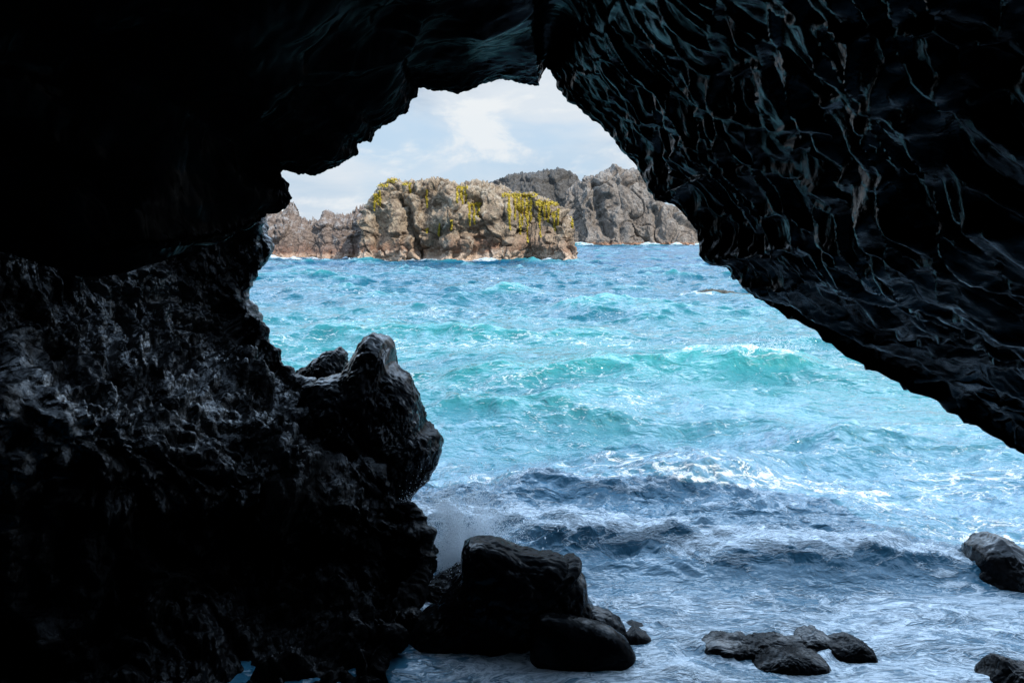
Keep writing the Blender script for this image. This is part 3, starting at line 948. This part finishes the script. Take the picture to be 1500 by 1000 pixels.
def build_sea():
    ys = np.concatenate([np.linspace(-11, 2.4, 40, endpoint=False), 2.4 * np.exp(np.linspace(0, math.log(300 / 2.4), 1100)), 300 * np.exp(np.linspace(0.02, math.log(3500 / 300), 50))])
    NX = 760
    uu = np.linspace(-1, 1, NX)
    hw = np.maximum(ys, 4.0) * 0.95 + 3.0
    X = hw[:, None] * uu[None]
    Y = np.broadcast_to(ys[:, None], X.shape).copy()
    sx = hw * 2 / NX
    sy = np.gradient(ys)
    sp = np.maximum(sx, sy * 0.6)
    Z = np.zeros_like(X)
    dX = np.zeros_like(X)
    dY = np.zeros_like(X)
    r = np.random.default_rng(23)
    nw = 74
    # amplitude grows off shore, in the wash the sea is flattened
    calm = 0.16 + 0.84 * sstep(5.6, 10.5, Y)
    env1 = 0.7 + 0.6 * sstep(-0.5, 0.5, fbm(np.stack([X * 0.09, Y * 0.12, X * 0], -1), 3, 5) * 1.2)
    steep = 1 + 0.35 * sstep(22, 55, Y)
    for k in range(nw):
        lam = 0.22 * (9.0 / 0.22) ** ((k + r.random()) / nw)
        th = r.normal(0, 0.62) + (math.pi / 2)
        kx, ky = math.cos(th), math.sin(th)
        kk = 2 * math.pi / lam
        st = 0.058 * (1.0 if lam < 1.6 else 0.6)
        a = st / kk
        ph = r.random() * 6.283
        fw = np.clip((lam / sp - 2.2) / 2.0, 0, 1)[:, None]
        w = fw * calm * env1 * steep
        arg = kk * (kx * X - ky * Y) + ph
        Z += w * a * np.cos(arg)
        dX -= w * a * 0.9 * kx * np.sin(arg)
        dY += w * a * 0.9 * ky * np.sin(arg)
    wob = fbm(np.stack([X * 0.35, Y * 0.2, X * 0], -1), 3, 9)
    wob2 = fbm(np.stack([X * 1.3, Y * 0.6, X * 0], -1), 3, 10)
    foam = np.zeros_like(X)

    def swell(y0, x0, x1, h, front, backw, slope=0.0, lip=0.0, fm=0.0, jit=0.8, fade=1.5):
        nonlocal Z, dY, foam
        yc = y0 + slope * (X - (x0 + x1) / 2) + wob * jit + wob2 * jit * 0.25
        dy = Y - yc
        pr = np.where(dy < 0, np.exp(-(dy / front) ** 2), np.exp(-(np.abs(dy) / backw) ** 1.6))
        en = sstep(x0 - fade, x0 + fade, X) * sstep(x1 + fade, x1 - fade, X) * (0.95 + 0.45 * wob)
        en = np.clip(en, 0, 1.4)
        Z += h * pr * en
        dY -= lip * pr ** 2 * en
        # foam rides on the crest and trails behind
        fo = np.exp(-((dy - 0.05) / (front * 0.55)) ** 2) + 0.45 * np.exp(-((dy - front) / (backw * 1.3)) ** 2)
        foam = np.maximum(foam, fm * fo * en)
    # big clear swell (photo v about 500-560), its shoulder, the broken ones near the mouth
    swell(17.3, -1.6, 7.0, 0.50, 1.1, 2.1, 0.05, 0.3, 0.30)
    swell(17.0, 4.3, 6.3, 0.22, 0.8, 1.3, 0.0, 0.2, 0.42, 0.3, 0.8)
    swell(13.4, 0.2, 4.0, 0.34, 0.7, 1.3, 0.04, 0.15, 0.15)
    swell(23.5, -6.0, 3.0, 0.35, 1.1, 2.2, -0.05, 0.2, 0.1)
    swell(31.0, 2.0, 12.0, 0.4, 1.3, 2.6, 0.05, 0.2, 0.1)
    swell(11.2, 2.0, 6.5, 0.18, 0.5, 1.0, -0.06, 0.1, 0.3)
    swell(8.8, -0.6, 3.0, 0.24, 0.6, 1.0, 0.06, 0.15, 0.42, 0.5, 0.8)
    swell(7.7, -1.4, 0.9, 0.2, 0.45, 0.7, -0.08, 0.1, 0.9, 0.4, 0.6)
    swell(6.95, 1.6, 4.4, 0.20, 0.34, 0.9, 0.0, 0.12, 0.68, 0.25, 0.6)
    swell(7.35, 0.2, 1.8, 0.14, 0.3, 0.6, 0.08, 0.12, 0.8, 0.2, 0.4)
    # foam: surf zone and the thin wash running up the cave
    n = fbm(np.stack([X * 0.7, Y * 1.1, X * 0], -1), 4, 77)
    n3 = fbm(np.stack([X * 0.16, Y * 0.3, X * 0 + 9], -1), 3, 78)
    surf = 0.50 * sstep(12.0, 9.3, Y) * sstep(6.3, 7.2, Y) * (0.75 + 0.6 * n)
    wash = (0.66 + 0.08 * sstep(0.5, 2.0, X)) * sstep(6.75, 6.2, Y) * (0.98 + 0.4 * n) * sstep(-1.1, -0.2, X) * sstep(4.4, 5.2, Y + 0.25 * X)
    off = 0.31 * sstep(9.0, 12.0, Y) * sstep(160, 30, Y) * (0.8 + 0.5 * n + 0.8 * n3)  # offshore white streaks: sky glints on the wavelets, painted as foam
    foam = np.maximum(foam, 0.85 * np.exp(-((X + 0.5) / 0.7) ** 2 - ((Y - 7.0) / 0.5) ** 2))
    foam = np.clip(np.maximum(np.maximum(foam, surf), np.maximum(wash, off)), 0, 1)
    # white water swirls round every rock that breaks the surface
    for rx_, ry_, ra, rb in ROCKS:
        if ry_ > 60 or ra < 0.05:
            continue
        wd = 0.12 + 0.05 * ra
        q = np.hypot((X - rx_) / (ra + wd), (Y - ry_) / (rb + wd)) - 1.0
        q = q * min(ra, rb + wd)
        ring = np.exp(-(q / (wd * 1.3)) ** 2) * np.clip(0.75 + 0.9 * wob2 + 0.5 * n, 0, 1.1)
        foam = np.maximum(foam, 0.8 * ring * sstep(-1.5, -0.3, X))
    for foot, w in ((FOOT_ISLET, 1.3), (FOOT_RIDGE, 1.3), (FOOT_CLIFF, 2.6)):
        fy = np.interp(X, foot[0], foot[1], left=-99, right=-99)
        q = np.exp(-((Y - fy + 0.3) / w) ** 2)
        rag = np.clip(0.35 + 1.6 * fbm(np.stack([X * 0.5 / w, Y * 0.1, X * 0], -1), 4, 93), 0, 1.4)
        Z += 0.30 * w * q * rag
        foam = np.maximum(foam, q * np.clip(rag * 1.6, 0, 1))
    # white water round the feet of the islet and the cliff
    for d0, x0, x1, s in ((DI - 5.0, -19, 8, 1.2), (DC - 13, 10, 70, 4.0), (DI + 3.5, -34, -14, 1.2)):
        q = np.exp(-((Y - d0) / s) ** 2) * sstep(x0 - 1, x0 + 1, X) * sstep(x1 + 1, x1 - 1, X)
        foam = np.maximum(foam, 0.9 * q * (0.6 + 0.8 * n))
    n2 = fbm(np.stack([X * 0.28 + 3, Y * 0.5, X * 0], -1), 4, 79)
    film_sheen = 0.42 * sstep(13.5, 8.5, Y) * sstep(6.2, 7.0, Y) * (0.7 + 0.8 * n2)
    film_sheen = np.maximum(film_sheen, 0.5 * sstep(16, 13, Y) * sstep(10, 12, Y) * sstep(0.0, 3.0, X) * (0.8 + 0.8 * n2))  # pale patch on the right paints in the reflection of bright sky
    film_sheen = np.maximum(film_sheen, 0.4 * sstep(6.7, 6.2, Y) * sstep(-1.1, 0.0, X))
    film_sheen = np.clip(film_sheen, 0, 1)
    # small chop in the wash
    fwn = np.clip((0.5 / sp - 2.0) / 2, 0, 1)[:, None]
    Z += fwn * sstep(7.0, 6.0, Y) * 0.035 * ridged(np.stack([X * 0.9 + wob, Y * 2.2 + wob2 * 0.6, X * 0], -1), 3, 88)
    Z += fwn * sstep(10.5, 8.5, Y) * sstep(6.4, 7.2, Y) * 0.07 * ridged(np.stack([X * 1.3 + wob, Y * 1.9 + wob2 * 0.6, X * 0], -1), 4, 91, 0.6)
    V = np.stack([X + dX, Y + dY, Z], -1)
    q = grid_quads(V.shape[0], V.shape[1], flip=True)
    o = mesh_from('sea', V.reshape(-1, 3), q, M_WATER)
    a = o.data.attributes.new('foam', 'FLOAT', 'POINT')
    a.data.foreach_set('value', foam.astype(np.float32).ravel())
    a = o.data.attributes.new('film_sheen', 'FLOAT', 'POINT')
    a.data.foreach_set('value', film_sheen.astype(np.float32).ravel())
    o['kind'] = 'structure'
    return o


sea = build_sea()


# ------------------------------------------------------------------ spray
def spray(name, label, pts, sizes):
    base = np.array([[1, 0, 0], [-1, 0, 0], [0, 1, 0], [0, -1, 0], [0, 0, 1], [0, 0, -1]], float)
    tri = np.array([[0, 2, 4], [2, 1, 4], [1, 3, 4], [3, 0, 4], [2, 0, 5], [1, 2, 5], [3, 1, 5], [0, 3, 5]])
    n = len(pts)
    st = np.stack([sizes, sizes, sizes * (1 + rng.random(n))], -1)
    V = (pts[:, None] + base[None] * st[:, None]).reshape(-1, 3)
    T = (tri[None] + 6 * np.arange(n)[:, None, None]).reshape(-1, 3)
    o = mesh_from(name, V, T, M_FOAM)
    tag(o, label, 'spray', kind='stuff')
    return o


def cloud_of_drops(n, c, s, up):
    p = rng.normal(size=(n, 3)) * np.array(s) + np.array(c)
    p[:, 2] = c[2] + np.abs(rng.normal(size=n)) * up
    # drops gather in threads
    k = fbm(p * np.array([5, 5, 3.0]), 4, 501, 0.6)
    keep = k > rng.normal(0.02, 0.09, n)
    return p[keep]


p = cloud_of_drops(150000, (-0.52, 7.05, 0.0), (0.24, 0.20, 0), 0.27)
spray('spray', 'white burst of spray where the surf hits the rock behind the big boulder', p, rng.uniform(0.001, 0.0036, len(p)))
# heavier drops flung off the same burst
q = rng.normal(size=(900, 3)) * np.array([0.32, 0.2, 0.0]) + np.array([-0.45, 7.0, 0.0])
q[:, 2] = np.abs(rng.normal(size=900)) * 0.42
q = q[fbm(q * 3.0, 3, 505) > 0.05]
spray('spray', 'heavier white drops flung up out of the burst behind the big boulder', q, rng.uniform(0.003, 0.008, len(q)))
c = at(1112, 492, 16.9)
p = cloud_of_drops(1600, (c[0] + 0.2, 16.7, 0.62), (0.45, 0.2, 0), 0.14)
spray('spray', 'little white spray blown off the crest of the clear green swell', p, rng.uniform(0.003, 0.008, len(p)))
# ------------------------------------------------------------------ light, sky, camera
SUN = Vector((0.62, -0.56, 0.80)).normalized()
el = math.asin(SUN.z)
rot = math.atan2(SUN.x, SUN.y)
L = bpy.data.lights.new('sun', 'SUN')
L.energy = 4.2
L.angle = math.radians(0.5)
L.color = (1.0, 0.95, 0.87)
lo = bpy.data.objects.new('sun', L)
COL.objects.link(lo)
lo.rotation_euler = (-SUN).to_track_quat('-Z', 'Y').to_euler()

W = bpy.data.worlds.new('World')
SC.world = W
W.use_nodes = True
nt = W.node_tree
nt.nodes.clear()


def wn(t, **kw):
    n = nt.nodes.new(t)
    for k, v in kw.items():
        setattr(n, k, v)
    return n


def wl(a, b):
    nt.links.new(a, b)


sky = wn('ShaderNodeTexSky', sky_type='NISHITA')
sky.sun_disc = False
sky.sun_elevation = el
sky.sun_rotation = rot
sky.air_density = 1.0
sky.dust_density = 1.2
tc = wn('ShaderNodeTexCoord')
sx = wn('ShaderNodeSeparateXYZ')
wl(tc.outputs['Generated'], sx.inputs[0])


def wm(op, a, b=0.0, clamp=False):
    n = wn('ShaderNodeMath', operation=op, use_clamp=clamp)
    for s, v in zip(n.inputs, (a, b)):
        if hasattr(v, 'is_linked'):
            wl(v, s)
        else:
            s.default_value = v
    return n.outputs[0]


zz = wm('ADD', wm('MAXIMUM', sx.outputs[2], 0.0), 0.16)
cx = wm('DIVIDE', sx.outputs[0], zz)
cy = wm('DIVIDE', sx.outputs[1], zz)
cx = wm('MULTIPLY', sx.outputs[0], 5.0)
cy = wm('MULTIPLY', sx.outputs[1], 5.0)
cz_ = wm('MULTIPLY', sx.outputs[2], 11.0)
cc = wn('ShaderNodeCombineXYZ')
wl(cx, cc.inputs[0])
wl(cy, cc.inputs[1])
wl(cz_, cc.inputs[2])


def wnoise(scale, detail, rough, dist=0.0):
    n = wn('ShaderNodeTexNoise')
    n.inputs['Scale'].default_value = scale
    n.inputs['Detail'].default_value = detail
    n.inputs['Roughness'].default_value = rough
    n.inputs['Distortion'].default_value = dist
    wl(cc.outputs[0], n.inputs['Vector'])
    return n.outputs['Fac']


def wr(v, a, b, c=0.0, d=1.0):
    n = wn('ShaderNodeMapRange', interpolation_type='SMOOTHSTEP')
    wl(v, n.inputs[0])
    for i, x in enumerate((a, b, c, d)):
        n.inputs[i + 1].default_value = x
    return n.outputs[0]


def wmix(f, a, b):
    n = wn('ShaderNodeMix', data_type='RGBA')
    if hasattr(f, 'is_linked'):
        wl(f, n.inputs[0])
    else:
        n.inputs[0].default_value = f
    for s, v in ((n.inputs[6], a), (n.inputs[7], b)):
        if hasattr(v, 'is_linked'):
            wl(v, s)
        else:
            s.default_value = (*v, 1)
    return n.outputs[2]


WS = 0.1
n_big = wnoise(0.62, 8, 0.56, 0.3)
n_shade = wnoise(0.8, 8, 0.58, 0.5)
n_puff = wnoise(1.5, 9, 0.6, 0.3)
col = wmix(0.2, sky.outputs[0], (4.9, 6.6, 8.3))
col = wmix(0.8, col, (5.2, 6.7, 8.1))
dark = wmix(wr(sx.outputs[2], 0.09, 0.19), (5.3, 6.3, 7.2), (3.6, 4.4, 5.4))
cloud = wmix(wr(n_shade, 0.34, 0.58), dark, (7.3, 7.6, 7.8))
col = wmix(wr(n_big, 0.36, 0.56, 0.1, 0.92), col, cloud)
col = wmix(wr(n_puff, 0.48, 0.62, 0, 0.85), col, (8.4, 8.4, 8.2))
bg = wn('ShaderNodeBackground')
bg.inputs['Strength'].default_value = WS
hi = wr(sx.outputs[2], 0.18, 0.40)       # unseen upper sky made brighter and bluer to light the shaded water
vm = wn('ShaderNodeVectorMath', operation='MULTIPLY')
wl(col, vm.inputs[0])
# unseen bright cloud added ahead, above the mouth's view, for glints and rim light
fill_cloud = wm('MULTIPLY', wr(sx.outputs[2], 0.22, 0.42), wr(sx.outputs[2], 0.85, 0.50))
fill_cloud = wm('MULTIPLY', fill_cloud, wr(sx.outputs[1], 0.25, 0.75))
fill_cloud = wm('MULTIPLY', fill_cloud, wr(n_shade, 0.30, 0.60, 0.55, 1.0))
wl(wmix(fill_cloud, wmix(hi, (0.84, 0.87, 0.91), (1.35, 1.75, 2.3)), (4.6, 5.5, 6.6)), vm.inputs[1])
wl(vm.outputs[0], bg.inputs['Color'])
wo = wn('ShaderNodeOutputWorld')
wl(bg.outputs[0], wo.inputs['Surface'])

cam = bpy.data.cameras.new('camera')
cam.sensor_width = 36.0
cam.lens = F * 36.0 / 1500.0
cam.clip_start = 0.05
cam.clip_end = 8000
co = bpy.data.objects.new('camera', cam)
COL.objects.link(co)
co.location = (0, 0, CAM_Z)
co.rotation_euler = (math.pi / 2 - PITCH, 0, 0)
SC.camera = co

SC.view_settings.view_transform = 'Standard'
SC.view_settings.look = 'None'
SC.view_settings.exposure = 0.3
SC.view_settings.gamma = 1.0
SC.cycles.use_denoising = True
SC.cycles.max_bounces = 6
SC.cycles.caustics_reflective = False
SC.cycles.caustics_refractive = False
SC.cycles.sample_clamp_indirect = 4.0
